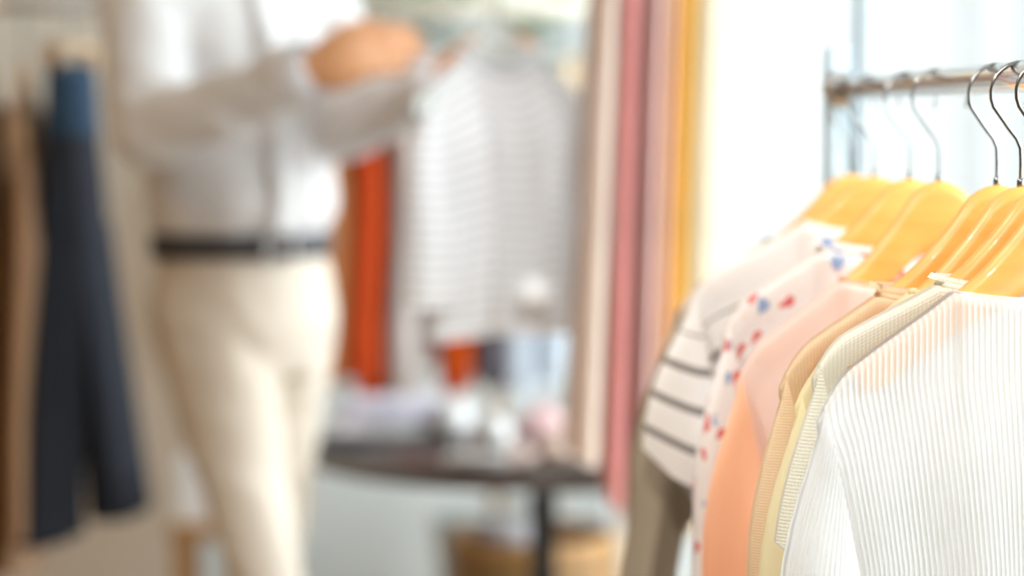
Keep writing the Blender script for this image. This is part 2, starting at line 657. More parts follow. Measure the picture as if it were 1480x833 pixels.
def make_garment(name, label, cat, mat, loc, rotz, group=None, length=0.62, w0=0.196, warm=0.168, whem=0.20, tb=0.024,
                 neck=0.095, dipf=0.012, dipb=0.004, folds=0.006, sleeve=0.55, s_half=0.044, s_thick=0.026,
                 s_out=0.05, n=64, rows=40, seed=0, collar=None, cuff=None, sleeve_mat=None, buttons=None,
                 button_mat=None, hem=None, bend=True, neck_w=0.003, lean=0.0, leany=0.0, flare=0.0, slope=1.0, s_tilt=None, k=1.0):
    kz = k
    hz = lambda q: hang_z(q) * kz
    rnd = random.Random(seed)
    root = thing(name, label, cat, loc, rotz, group)
    ph = [rnd.uniform(0, 6.28) for _ in range(8)]

    def ztop(x, front):
        if abs(x) < neck:
            d = dipf if front else dipb
            return hz(neck) + 0.004 - d * (1 - (x / neck) ** 2)
        e = 0.0
        if abs(x) > w0 - 0.03:
            e = -0.018 * ((abs(x) - (w0 - 0.03)) / 0.03) ** 2
        return hz(neck) + (hz(x) - hz(neck)) * slope + 0.004 + e

    cols = [lerp(-1, 1, i / n) for i in range(n + 1)]
    vrow = [(j / rows) ** 1.35 for j in range(rows + 1)]
    vs, uv, fs = [], [], []
    zh = -length

    def pt(s, v, front):
        x0 = s * w0
        zt = ztop(x0, front)
        z = lerp(zt, zh, v)
        dz = -z
        W = interp([(0.0, w0), (0.15, w0), (0.30, warm), (0.34, warm), (length, whem)], dz)
        W = lerp(w0, W, smooth(v / 0.12))
        x = s * W + lean * v * v
        edge = math.sqrt(max(0.0, 1 - abs(s) ** 3))
        base = 0.013 if abs(x0) >= neck else 0.016
        T = lerp(base * (0.55 if v == 0 else 1.0), tb, smooth(v / 0.3)) * (0.25 + 0.75 * edge if v < 0.05 else edge)
        amp = folds * smooth(v / 0.5)
        sg = -1 if front else 1
        o = 0 if front else 3
        wv = math.sin(x0 * 38 + ph[o] + v * 1.5) * 0.6 + math.sin(x0 * 71 + ph[o + 1] - v) * 0.4 + math.sin(x0 * 17 + ph[o + 2]) * 0.5
        y = sg * T + amp * wv * edge
        y = y * (1 + flare * v) + leany * v
        if bend:
            y += hanger_bend(x0) * (1 - 0.6 * smooth(v / 0.5))
        return (x + 0.4 * amp * math.sin(s * 9 + ph[6] + v * 3), y, z + 0.003 * v * math.sin(x0 * 30 + ph[7]))

    m = n + 1
    for front in (True, False):
        for j, v in enumerate(vrow):
            for s in cols:
                vs.append(pt(s, v, front))
                uv.append((s * w0 + (0 if front else 0.5), v * (length - 0.09)))
    R1 = rows + 1
    off = m * R1

    def idx(front, j, i):
        return (0 if front else off) + j * m + i
    for j in range(rows):
        for i in range(n):
            fs.append((idx(1, j, i), idx(1, j + 1, i), idx(1, j + 1, i + 1), idx(1, j, i + 1)))
            fs.append((idx(0, j, i), idx(0, j, i + 1), idx(0, j + 1, i + 1), idx(0, j + 1, i)))
        fs.append((idx(1, j, 0), idx(0, j, 0), idx(0, j + 1, 0), idx(1, j + 1, 0)))
        fs.append((idx(1, j, n), idx(1, j + 1, n), idx(0, j + 1, n), idx(0, j, n)))
    for i in range(n):
        xm = (cols[i] + cols[i + 1]) / 2 * w0
        if abs(xm) > neck:
            fs.append((idx(1, 0, i), idx(1, 0, i + 1), idx(0, 0, i + 1), idx(0, 0, i)))
    body = mesh_obj('body', vs, fs, mat, root, uv)
    # neck edge binding
    inn = [i for i in range(n + 1) if abs(cols[i] * w0) <= neck * 1.0001]
    loop = [vs[idx(1, 0, i)] for i in inn] + [vs[idx(0, 0, i)] for i in reversed(inn)]
    if neck_w:
        tube('neckband', loop, neck_w, sleeve_mat or mat, root, 8, closed=True)
    if collar:
        ch, cm = collar
        cv, cf, cu = [], [], []
        L = len(loop)
        c0 = Vector((0, sum(p[1] for p in loop) / L, loop[0][2]))
        for r_ in range(4):
            t = r_ / 3
            for p in loop:
                p = Vector(p)
                outw = Vector((p.x - c0.x, p.y - c0.y, 0))
                outw = outw.normalized() if outw.length > 1e-6 else outw
                hgt = ch * math.sin(t * PI * 0.8)
                cv.append(p + outw * (0.010 * t) + Vector((0, 0, hgt)))
                cu.append((p.x, t * ch))
        for r_ in range(3):
            for k in range(L):
                l = (k + 1) % L
                cf.append((r_ * L + k, r_ * L + l, (r_ + 1) * L + l, (r_ + 1) * L + k))
        mesh_obj('collar', cv, cf, cm, root, cu)
    # sleeves
    if sleeve:
        for sd in (-1, 1):
            sv, sf, su = [], [], []
            ns, nr = 36, 30
            pr = [rnd.uniform(0, 6.28) for _ in range(4)]
            for j in range(nr + 1):
                t = j / nr
                a = lerp(math.radians(12), PI / 2, smooth(t * sleeve / 0.20))
                d = t * sleeve
                half = lerp(0.085, s_half, smooth(d / 0.16))
                tk = lerp(0.013, s_thick, smooth(d / 0.10))
                cx = lerp(w0 - 0.022, w0 + 0.004 - s_half * 0.72, smooth(d / 0.16)) + s_out * d * 1.0 + s_out * 0.12 * smooth(d / 0.12)
                cz = hz(neck) + (hz(w0) - hz(neck)) * slope - 0.086 - d
                mx, mz = math.sin(a), math.cos(a)
                yb = hanger_bend(w0) * (1 - 0.6 * smooth(d / 0.4)) - 0.004 * smooth(d / 0.1)
                tilt = s_out * 1.1 if s_tilt is None else s_tilt
                for k in range(ns):
                    b = 2 * PI * k / ns
                    p, q = math.cos(b), math.sin(b)
                    q = math.copysign(abs(q) ** 0.8, q)
                    fold = 0.006 * smooth(d / 0.2) * math.sin(3 * b + pr[0] + d * 5) + 0.004 * smooth(d / 0.2) * math.sin(5 * b + pr[1] - d * 7)
                    hx = p * half
                    x = cx + mx * hx
                    z = cz + mz * hx + tilt * hx * smooth(d / 0.16)
                    sv.append((sd * x, yb + q * (tk + fold), z))
                    su.append((b / (2 * PI) * 0.30 + 0.01 * d, 0.085 + d - mz * hx))
            for j in range(nr):
                for k in range(ns):
                    l = (k + 1) % ns
                    sf.append((j * ns + k, j * ns + l, (j + 1) * ns + l, (j + 1) * ns + k))
            so = mesh_obj('sleeve', sv, sf, sleeve_mat or mat, root, su)
            if cuff:
                ch, cm = cuff
                lp = [Vector(p) for p in sv[-ns:]]
                cv = [p + Vector((0, 0, 0.0)) for p in lp] + [Vector((p.x, p.y * 1.0, p.z - ch * 0.5)) for p in lp] + [Vector((p.x, p.y, p.z - ch)) for p in lp]
                cc = sum(lp, Vector()) / ns
                cv = [cc + (p - cc) * 1.02 if True else p for p in cv]
                cf = []
                for r_ in range(2):
                    for k in range(ns):
                        l = (k + 1) % ns
                        cf.append((r_ * ns + k, r_ * ns + l, (r_ + 1) * ns + l, (r_ + 1) * ns + k))
                mesh_obj('cuff', cv, cf, cm, so, [(p.x, p.z) for p in cv])
    if buttons:
        for k in range(buttons):
            v = lerp(0.1, 0.92, k / max(1, buttons - 1))
            p = pt(0.0, v, True)
            bm = bmesh.new()
            bmesh.ops.create_cone(bm, cap_ends=True, segments=16, radius1=0.0055, radius2=0.0055, depth=0.003,
                                  matrix=Matrix.Translation((p[0], p[1] - 0.002, p[2])) @ Matrix.Rotation(PI / 2, 4, 'X'))
            bm_obj('button', bm, button_mat or M['paper'], root)
    if hem:
        hh, hm = hem
        hv, hf, hu = [], [], []
        ring = [pt(s, 1.0, True) for s in cols] + [pt(s, 1.0, False) for s in reversed(cols[1:-1])]
        L = len(ring)
        for r_ in range(3):
            for p in ring:
                hv.append((p[0] * 1.004, p[1] * 1.02, p[2] - hh * r_ / 2))
                hu.append((p[0], r_ * hh / 2))
        for r_ in range(2):
            for k in range(L):
                l = (k + 1) % L
                hf.append((r_ * L + k, r_ * L + l, (r_ + 1) * L + l, (r_ + 1) * L + k))
        mesh_obj('hem_band', hv, hf, hm, root, hu)
    return root


# ------------------------------------------------------------------ foreground rack
RA, RB = pix(1443, 112, 2.10), pix(1212, 131, 2.66)
RODZ = (RA.z + RB.z) / 2
SL = (RB.x - RA.x) / (RB.y - RA.y)
RROT = -math.atan(SL)


def rod_pt(Y, dz=0.0):
    return Vector((RA.x + SL * (Y - RA.y), Y, RODZ + dz))


Yn, Yf = 1.25, 2.66
rk = thing('clothes_rack', 'chrome clothes rail on square posts holding blouses on golden wooden hangers', 'clothes rack', (rod_pt(2.0).x, 2.0, 0))
inv = -Vector(rk.location)
tube('rail', [rod_pt(Yn) + inv, rod_pt(Yf) + inv], 0.0135, M['chrome'], rk, 24)
for Yp in (Yn, Yf):
    p = rod_pt(Yp) + inv
    topz = pix(1220, 66, Yf).z
    pb = bmesh.new()
    bx(pb, (0, 0, topz / 2), (0.026, 0.026, topz), 0.002)
    po = bm_obj('post', pb, M['post'], rk)
    po.location = (p.x, p.y + (0.013 if Yp == Yf else -0.013), 0)
    po.rotation_euler.z = RROT + 0.10
    q = tube('rail_collar', [p + Vector((0, -0.02 if Yp == Yf else 0.02, 0)), p], 0.02, M['chrome'], rk, 20)
    fb = bmesh.new()
    bx(fb, (0, 0, 0.015), (0.46, 0.05, 0.03), 0.004)
    fo = bm_obj('foot', fb, M['post'], rk)
    fo.location = (p.x, p.y, 0)
    fo.rotation_euler.z = RROT
tube('base_bar', [Vector((rod_pt(Yn).x, Yn, 0.10)) + inv, Vector((rod_pt(Yf).x, Yf, 0.10)) + inv], 0.010, M['post'], rk, 14)

pl = thing('steel_pole', 'slim blue-grey steel pole standing just behind the clothes rail post', 'pole', (pix(1240, 120, 3.0).x, 3.0, 0))
tube('shaft', [(0, 0, 0.01), (0, 0, HC)], 0.0065, M['pole'], pl, 14)
lathe('floor_plate', [(0.05, 0), (0.05, 0.008), (0.02, 0.014)], M['pole'], pl, 20)

APEX = RODZ - 0.092
HX = [1230, 1264, 1316, 1359, 1443, 1478, 1515, 1545]
HY = [2.606, 2.509, 2.375, 2.274, 2.10, 2.036, 1.972, 1.921]
HTURN = [3, -2, 4, -3, 2, -2, 3, 0]
hl = ['golden wooden hanger holding the taupe coat, next to the rack post',
      'golden wooden hanger holding the striped tee',
      'golden wooden hanger holding the floral blouse',
      'golden wooden hanger holding the peach blouse',
      'golden wooden hanger holding the beige cardigan',
      'golden wooden hanger holding the pale yellow blouse',
      'golden wooden hanger holding the cream knit top',
      'golden wooden hanger holding the white ribbed top']
HK = [1.0, 0.86, 1.0, 1.30, 1.18, 1.24, 1.10, 1.14]
for Y, tn, lb, kk in zip(HY, HTURN, hl, HK):
    p = rod_pt(Y)
    make_hanger('wooden_hanger', lb, (p.x, Y, APEX), RROT + math.radians(tn), 'wooden hangers on the clothes rail', M['hanger'], kk)

FB = {}
FB['white_rib'] = fabric('white_ribbed_jersey', (0.88, 0.88, 0.885), trans=0.30, sheer=0.45, rib=0.0049)
FB['cream_knit'] = fabric('cream_knit', (0.96, 0.95, 0.85), trans=0.45, knit=0.0035)
FB['yellow'] = fabric('pale_yellow_voile', (0.96, 0.91, 0.68), trans=0.55, sheer=0.06)
FB['beige'] = fabric('apricot_beige_knit', (0.97, 0.80, 0.58), trans=0.5, knit=0.003)
FB['peach'] = fabric('peach_crepe', (0.95, 0.60, 0.40), trans=0.5)
FB['pink'] = fabric('pale_pink_crepe', (0.94, 0.77, 0.71), trans=0.4)
FB['floral'] = fabric('floral_cotton', (0.90, 0.85, 0.82), trans=0.3,
                      dots=[((0.75, 0.16, 0.15), 34, 0.24, 0.3), ((0.30, 0.40, 0.62), 30, 0.20, 1.7), ((0.62, 0.45, 0.36), 26, 0.14, 3.1)])
FB['striped'] = fabric('cream_dark_striped_jersey', (0.90, 0.86, 0.83), trans=0.25, stripe=(0.040, 0.17, (0.20, 0.175, 0.16), 0.045))
FB['taupe'] = fabric('taupe_wool', (0.34, 0.285, 0.215), trans=0.05)
FB['taupe_lit'] = fabric('beige_lit_folds', (0.78, 0.66, 0.55), trans=0.3)  # coat body: lit folds put into the colour, against the darker shaded edge


def fg(i, *a, **k):
    p = rod_pt(HY[i])
    return make_garment(*a, loc=(p.x, HY[i], APEX), k=HK[i], rotz=RROT + math.radians(HTURN[i]), **k)


fg(7, 'ribbed_top', 'sheer white ribbed top hanging in front on the clothes rail', 'top', FB['white_rib'],
   length=0.60, tb=0.026, folds=0.004, n=96, seed=1, w0=0.208, warm=0.175, sleeve=0.52, s_half=0.048, s_thick=0.030, s_out=0.05, neck_w=0.002, dipf=0.008)
fg(6, 'knit_top', 'cream knit top hanging right behind the white ribbed top', 'top', FB['cream_knit'],
   length=0.58, tb=0.018, seed=2, w0=0.204, sleeve=0.10, s_half=0.05, s_thick=0.016, s_out=0.06, slope=0.72, collar=(0.010, FB['cream_knit']), neck_w=0.004)
fg(5, 'yellow_blouse', 'pale yellow long-sleeved blouse between the cream knit and the beige cardigan', 'blouse', FB['yellow'],
   length=0.62, tb=0.020, seed=3, sleeve=0.56, s_half=0.046, s_thick=0.022, s_out=0.05, cuff=(0.04, FB['yellow']))
fg(4, 'beige_cardigan', 'apricot beige fine-knit cardigan between the pale yellow and peach blouses', 'cardigan', FB['beige'],
   length=0.62, tb=0.022, seed=4, w0=0.20, sleeve=0.56, s_half=0.040, s_thick=0.022, s_out=0.04, neck=0.11, slope=0.9, collar=(0.012, FB['beige']), buttons=6)
fg(3, 'peach_blouse', 'peach blouse with pale pink shoulders and long orange-toned sleeves', 'blouse', FB['pink'],
   length=0.64, tb=0.024, seed=5, sleeve=0.58, s_half=0.045, s_thick=0.030, s_out=0.05, sleeve_mat=FB['peach'], cuff=(0.04, FB['peach']))
fg(2, 'floral_blouse', 'white blouse with small red and blue flowers behind the peach blouse', 'blouse', FB['floral'],
   length=0.62, tb=0.024, seed=6, sleeve=0.30, s_half=0.05, s_thick=0.024, s_out=0.04, collar=(0.014, FB['floral']))
fg(1, 'striped_tee', 'cream tee with dark horizontal stripes and wide short sleeves', 'tee', FB['striped'],
   length=0.62, tb=0.028, seed=7, sleeve=0.125, s_half=0.050, s_thick=0.030, s_out=0.12, s_tilt=0.55, neck=0.075)
fg(0, 'taupe_coat', 'dark taupe long coat with beige lining hanging beside the rack post', 'coat', FB['taupe_lit'],
   length=0.85, tb=0.030, seed=8, w0=0.20, sleeve=0.62, s_half=0.028, s_thick=0.034, s_out=0.13, sleeve_mat=FB['taupe'])

# ------------------------------------------------------------------ person
def frame_from(d, up):
    d = d.normalized()
    u = (up - d * up.dot(d)).normalized()
    return d, u, d.cross(u)


def hand_parts(W, d, up, curl=0.9, flip=1):
    """palm, four bent fingers of unequal length and a thumb from the side of the palm"""
    d, u, sd = frame_from(Vector(d), Vector(up))
    sd = sd * flip
    out = []
    rot = Matrix((d, sd, u)).transposed()
    out.append(ellipsoid(W + d * 0.048, (0.060, 0.046, 0.025), rot))
    out += capsules([W - d * 0.03, W + d * 0.03], [0.028, 0.024])
    for i, ln in enumerate((0.88, 1.0, 0.95, 0.76)):
        p = W + d * (0.088 - 0.004 * abs(i - 1.3)) + sd * (0.031 - i * 0.0205)
        pts, a = [p - d * 0.03, p], 0.0
        for seg, bend in ((0.044, 0.55), (0.028, 0.75), (0.022, 0.5)):
            a += bend * curl
            p = p + (d * math.cos(a) - u * math.sin(a)) * seg * ln
            pts.append(p)
        out += capsules(pts, [0.011, 0.0105, 0.0095, 0.0085, 0.0075], 10)
    p = W + d * 0.022 + sd * 0.032
    dirs = [(d * 0.85 + sd * 0.4 - u * 0.35), (d * 0.85 + sd * 0.2 - u * 0.5), (d * 0.85 - sd * 0.15 - u * 0.5)]
    pts = [p - sd * 0.012]
    for dr, seg in zip(dirs, (0.038, 0.032, 0.026)):
        p = p + dr.normalized() * seg
        pts.append(p)
    out += capsules(pts, [0.016, 0.0135, 0.0115, 0.0095], 10)
    return out


TH = math.radians(35)
FR = Vector((math.sin(TH), -math.cos(TH), 0))
RT = Vector((-math.cos(TH), -math.sin(TH), 0))
PB = Vector((-0.435, 3.90, 0))
per = thing('person', 'person in white shirt, dark belt and cream trousers holding up a striped top', 'person', PB)


def L_(v):
    return Vector(v) - PB


sh_r = L_(PB + RT * 0.165 + Vector((-0.005, 0, 1.425)))
sh_l = L_(PB - RT * 0.165 + Vector((-0.02, 0, 1.425)))
el_r, wr_r = L_(pix(214, 182, 3.72)), L_(pix(450, 100, 3.56))
el_l, wr_l = L_(pix(496, 172, 3.90)), L_(pix(640, 108, 3.70))
hand_r_dir = L_(pix(604, 52, 3.50)) - wr_r
hand_l_dir = L_(pix(740, 35, 3.62)) - wr_l
hip_r, hip_l = RT * 0.062 + Vector((0, 0, 0.93)), -RT * 0.062 + Vector((0, 0, 0.93))
kn_r = L_(pix(378, 800, 3.80)); an_r = Vector((0.075, -0.02, 0.10))
kn_l = Vector((0.025, 0.17, 0.53)); an_l = Vector((-0.10, 0.36, 0.14))
NK = Vector((-0.015, 0.0, 1.50))
HD = NK + FR * 0.03 + Vector((0, 0, 0.15))

# the body: one continuous skin surface
bp = []
bp += [loft([(0, 0, 0.86, 0.13, 0.10, TH), (0, 0, 1.0, 0.135, 0.095, TH), (0, 0, 1.1, 0.13, 0.09, TH), (-0.01, 0, 1.3, 0.15, 0.10, TH), (-0.015, 0, 1.42, 0.14, 0.075, TH), (-0.015, 0, 1.48, 0.06, 0.055, TH)])]
bp += capsules([NK - Vector((0, 0, 0.06)), NK + Vector((0, 0, 0.06))], [0.058, 0.054])
hr = Matrix.Rotation(TH, 3, 'Z')
bp.append(ellipsoid(HD + Vector((0, 0, 0.03)) - FR * 0.012, (0.074, 0.094, 0.098), hr))
bp.append(ellipsoid(HD + FR * 0.030 - Vector((0, 0, 0.045)), (0.056, 0.062, 0.070), hr))
bp += capsules([HD + FR * 0.088 + Vector((0, 0, 0.01)), HD + FR * 0.106 - Vector((0, 0, 0.024))], [0.009, 0.013], 10)
bp.append(ellipsoid(HD + FR * 0.087 - Vector((0, 0, 0.058)), (0.022, 0.010, 0.009), hr))
for sgn in (-1, 1):
    bp.append(ellipsoid(HD + RT * (0.075 * sgn) - Vector((0, 0, 0.005)) - FR * 0.005, (0.012, 0.022, 0.032), hr))
for a, b, c in ((sh_r, el_r, wr_r), (sh_l, el_l, wr_l)):
    bp += capsules([a, lerp(a, b, 0.5), b, lerp(b, c, 0.35), c], [0.055, 0.048, 0.040, 0.040, 0.027])
bp += hand_parts(wr_r, hand_r_dir, Vector((0, -1, 0.35)), 0.55, -1)
bp += hand_parts(wr_l, hand_l_dir, Vector((0.1, -0.6, 1)), 0.75, -1)
for h, k, a in ((hip_r, kn_r, an_r), (hip_l, kn_l, an_l)):
    bp += capsules([h, lerp(h, k, 0.5), k, lerp(k, a, 0.35), a], [0.085, 0.072, 0.052, 0.052, 0.036])
body = fuse('body', bp, 0.005, M['skin'], per, 5)

# shirt
sp = [loft([(0, 0, 1.02, 0.138, 0.102, TH), (0, 0, 1.06, 0.146, 0.110, TH), (0, 0, 1.10, 0.158, 0.128, TH), (-0.003, 0, 1.18, 0.160, 0.126, TH),
            (-0.01, 0, 1.30, 0.172, 0.128, TH), (-0.015, 0, 1.38, 0.178, 0.116, TH), (-0.018, 0, 1.44, 0.160, 0.095, TH),
            (-0.018, 0, 1.475, 0.10, 0.075, TH), (-0.018, 0, 1.495, 0.066, 0.064, TH)], 40)]
for a, b, c in ((sh_r, el_r, wr_r), (sh_l, el_l, wr_l)):
    sp += capsules([a, lerp(a, b, 0.5) + Vector((0, 0, 0)), b + Vector((0, 0, -0.006)), lerp(b, c, 0.5) + Vector((0, 0, -0.01)), lerp(b, c, 0.93)],
                   [0.070, 0.068, 0.062, 0.054, 0.042])
sp.append(ellipsoid(lerp(sh_r, NK, 0.30) - Vector((0, 0, 0.02)), (0.10, 0.08, 0.055), Matrix.Rotation(TH, 3, 'Z')))
sp.append(ellipsoid(lerp(sh_l, NK, 0.30) - Vector((0, 0, 0.02)), (0.10, 0.08, 0.055), Matrix.Rotation(TH, 3, 'Z')))
shirt = fuse('shirt', sp, 0.008, M['shirt'], per, 9)


def wrinkle(o, amp, fx, fz, seed):
    me = o.data
    nr = [Vector(v.normal) for v in me.vertices]
    for v, n_ in zip(me.vertices, nr):
        p = v.co
        q = Vector((p.x * fx + seed, p.y * fx, p.z * fz + 0.6 * p.x * fx))
        a = 1 - abs(mnoise.noise(q)) * 2.2
        b = mnoise.noise(q * 2.3 + Vector((3, 1, 7)))
        v.co = p + n_ * (amp * (0.7 * a + 0.4 * b - 0.35))
    me.update()


wrinkle(shirt, 0.006, 7, 13, 2.0)
for b, c in ((el_r, wr_r), (el_l, wr_l)):
    v, f = tube_geo([lerp(b, c, 0.80), lerp(b, c, 0.86), lerp(b, c, 0.99)], [0.047, 0.049, 0.044], 20, cap=False)
    mesh_obj('cuff', v, f, M['shirt'], shirt)
cl = [(NK.x + 0.066 * math.cos(a), NK.y + 0.066 * math.sin(a), 1.498 + 0.012 * math.sin(a + TH)) for a in [2 * PI * k / 24 for k in range(24)]]
tube('collar', cl, 0.013, M['shirt'], shirt, 8, closed=True)
pv, pf = [], []
prof = [(1.06, 0.113), (1.10, 0.131), (1.18, 0.129), (1.30, 0.132), (1.38, 0.120), (1.44, 0.097), (1.475, 0.078)]
for (z, ry) in prof:
    c = FR * (ry + 0.002) + Vector((lerp(0, -0.018, (z - 1.06) / 0.4), 0, z))
    for k in (-1, 1):
        pv.append(c + RT * (0.017 * k))
    for k in (1, -1):
        pv.append(c + RT * (0.017 * k) - FR * 0.006)
for i in range(len(prof) - 1):
    for k in range(4):
        l = (k + 1) % 4
        pf.append((i * 4 + k, i * 4 + l, i * 4 + 4 + l, i * 4 + 4 + k))
plk = mesh_obj('placket', pv, pf, M['shirt'], shirt)
for z in (1.14, 1.22, 1.30, 1.38):
    c = FR * (interp(prof, z) + 0.004) + Vector((lerp(0, -0.018, (z - 1.06) / 0.4), 0, z))
    v, f = ellipsoid(c, (0.006, 0.006, 0.006))
    mesh_obj('button', v, f, M['paper'], plk)

# trousers, belt, shoes
tp = [loft([(0, 0, 1.055, 0.142, 0.106, TH), (0, 0, 1.0, 0.150, 0.114, TH), (0, 0, 0.92, 0.154, 0.122, TH), (0, 0.01, 0.84, 0.13, 0.108, TH)], 36)]
tp += capsules([hip_r, lerp(hip_r, kn_r, 0.5), kn_r, lerp(kn_r, an_r, 0.5), an_r], [0.100, 0.080, 0.062, 0.062, 0.064])
tp += capsules([hip_l, lerp(hip_l, kn_l, 0.5), kn_l, lerp(kn_l, an_l, 0.5), an_l], [0.100, 0.078, 0.060, 0.062, 0.062])
wrinkle(fuse('trousers', tp, 0.008, M['chino'], per, 6), 0.006, 8, 9, 5.0)
bv, bf = [], []
NB = 48
for (z, o) in ((1.030, 0.0), (1.030, 0.007), (1.068, 0.007), (1.068, 0.0)):
    for k in range(NB):
        a = 2 * PI * k / NB
        x, y = (0.148 + o) * math.cos(a), (0.112 + o) * math.sin(a)
        bv.append((x * math.cos(TH) - y * math.sin(TH), x * math.sin(TH) + y * math.cos(TH), z))
for i in range(4):
    j = (i + 1) % 4
    for k in range(NB):
        l = (k + 1) % NB
        bf.append((i * NB + k, i * NB + l, j * NB + l, j * NB + k))
belt = mesh_obj('belt', bv, bf, M['leather'], per)
bm = bmesh.new()
for c, s in (((0, 0, 0.022), (0.052, 0.006, 0.006)), ((0, 0, -0.022), (0.052, 0.006, 0.006)), ((0.024, 0, 0), (0.006, 0.006, 0.05)), ((-0.024, 0, 0), (0.006, 0.006, 0.05)), ((0.004, 0, 0), (0.04, 0.005, 0.005))):
    bx(bm, c, s, 0.001)
bk = bm_obj('buckle', bm, M['silver'], belt)
bk.location = FR * 0.122 + Vector((0, 0, 1.049))
bk.rotation_euler.z = TH
for a, tw in ((an_r, 0.2), (an_l, -0.2)):
    d = Vector((math.sin(TH + tw), -math.cos(TH + tw), 0))
    z0 = 0.0 if a is an_r else a.z - 0.10
    g = Vector((a.x, a.y, z0))
    ro = Matrix.Rotation(TH + tw, 3, 'Z')
    fuse('shoe', [ellipsoid(g + d * 0.06 + Vector((0, 0, 0.036)), (0.046, 0.145, 0.036), ro), ellipsoid(g + Vector((0, 0, 0.06)), (0.042, 0.065, 0.06), ro)], 0.006, M['leather'], per, 3)
fuse('hair', [ellipsoid(HD + Vector((0, 0, 0.055)) - FR * 0.025, (0.082, 0.095, 0.088), hr)], 0.006, M['hair'], per, 2)
for sgn in (-1, 1):
    ec = HD + FR * 0.071 + RT * (0.032 * sgn) + Vector((0, 0, 0.010))
    v, f = ellipsoid(ec, (0.014, 0.011, 0.008), hr)
    ey = mesh_obj('eye', v, f, M['paper'], per)
    v, f = ellipsoid(ec + FR * 0.0085, (0.005, 0.003, 0.005), hr)
    mesh_obj('iris', v, f, M['hair'], ey)
    tube('eyebrow', [ec + FR * 0.012 + RT * (0.014 * k * sgn) + Vector((0, 0, 0.020 - 0.002 * abs(k))) - FR * (0.005 * max(0, k)) for k in (-1, 0, 1)], 0.0032, M['hair'], per, 8)

# striped top the person holds up
FB['held'] = fabric('white_grey_pinstripe', (0.95, 0.96, 0.98), trans=0.45, stripe=(0.017, 0.28, (0.68, 0.67, 0.68), 0.0))
hp = pix(720, 30, 3.54)
HR = math.radians(41)
make_hanger('shirt_hanger', 'slim hanger carrying the striped top held by the person', hp, HR, None, M['pot'])
ht = make_garment('striped_jersey', 'white jersey top with thin grey stripes held up by the person', 'top', FB['held'], hp, HR,
                  length=0.458, w0=0.150, warm=0.120, whem=0.125, tb=0.045, neck=0.07, folds=0.020, sleeve=0.22, s_half=0.045, s_thick=0.03,
                  s_out=0.03, seed=21, dipf=0.03, collar=(0.02, FB['held']))
tgp = pix(772, 425, 3.49) - Vector(hp)
tg = lathe('glint_disc', [(0.0, 0.0), (0.026, 0.0), (0.026, 0.002), (0.0, 0.002)], M['paper'], ht, 28)  # white disc put in for a blurred bright glint
tg.rotation_euler = (PI / 2, 0, -HR)
tg.location = Matrix.Rotation(-HR, 3, 'Z') @ tgp
tube('disc_string', [Vector((0, 0.024, 0.001)), Vector((0.006, 0.060, -0.01)), Vector((0, 0.100, -0.03))], 0.0012, M['paper'], tg, 6)

# ------------------------------------------------------------------ table and what stands on it
TY = 4.20
tz = pix(435, 643, TY).z
TC = Vector((pix(785, 640, TY).x, TY, tz))
TR = TC.x - pix(434, 643, TY).x
tb = thing('round_table', 'round dark walnut pedestal table covered with small accessories', 'table', (TC.x, TC.y, 0))
lathe('table_top', [(0.0, tz - 0.022), (TR - 0.012, tz - 0.022), (TR, tz - 0.016), (TR, tz - 0.004), (TR - 0.004, tz), (0.0, tz)], M['table'], tb, 72)
bm = bmesh.new(); bx(bm, (0, 0, (tz - 0.022 + 0.03) / 2), (0.046, 0.046, tz - 0.052), 0.004); bm_obj('leg', bm, M['darkmetal'], tb)
bm = bmesh.new(); bx(bm, (0, 0, tz - 0.03), (0.30, 0.05, 0.016), 0.003); bm_obj('top_bracket', bm, M['darkmetal'], tb)
lathe('base_plate', [(0.24, 0), (0.24, 0.012), (0.23, 0.016), (0.05, 0.03), (0.0, 0.03)], M['darkmetal'], tb, 48)


def on_table(px, py):
    a = pix(px, py, 1.0) - Vector((0, 0, CAM_H))
    t = (tz - CAM_H) / a.z
    return Vector((0, 0, CAM_H)) + a * t


def folded(name, label, px, py, size, mat, dz=0.0, rz=0.0, group=None):
    """soft folded cloth: rounded slab with a rolled fold edge and an overlapping flap"""
    p = on_table(px, py)
    root = thing(name, label, 'folded garment', (p.x, p.y, tz + dz), rz, group)
    sx, sy, sz = size
    bm = bmesh.new()
    bx(bm, (0, 0, sz * 0.3), (sx, sy, sz * 0.6), sz * 0.28)
    bm_obj('lower_layer', bm, mat, root, True)
    bm = bmesh.new()
    bx(bm, (0.01 * sx, -0.01, sz * 0.78), (sx * 0.95, sy * 0.9, sz * 0.44), sz * 0.2)
    bm_obj('upper_layer', bm, mat, root, True)
    v, f = tube_geo([(-sx * 0.46, -sy * 0.46, sz * 0.55), (0, -sy * 0.47, sz * 0.56), (sx * 0.46, -sy * 0.46, sz * 0.55)], sz * 0.42, 12)
    mesh_obj('rolled_fold', v, f, mat, root)
    return root


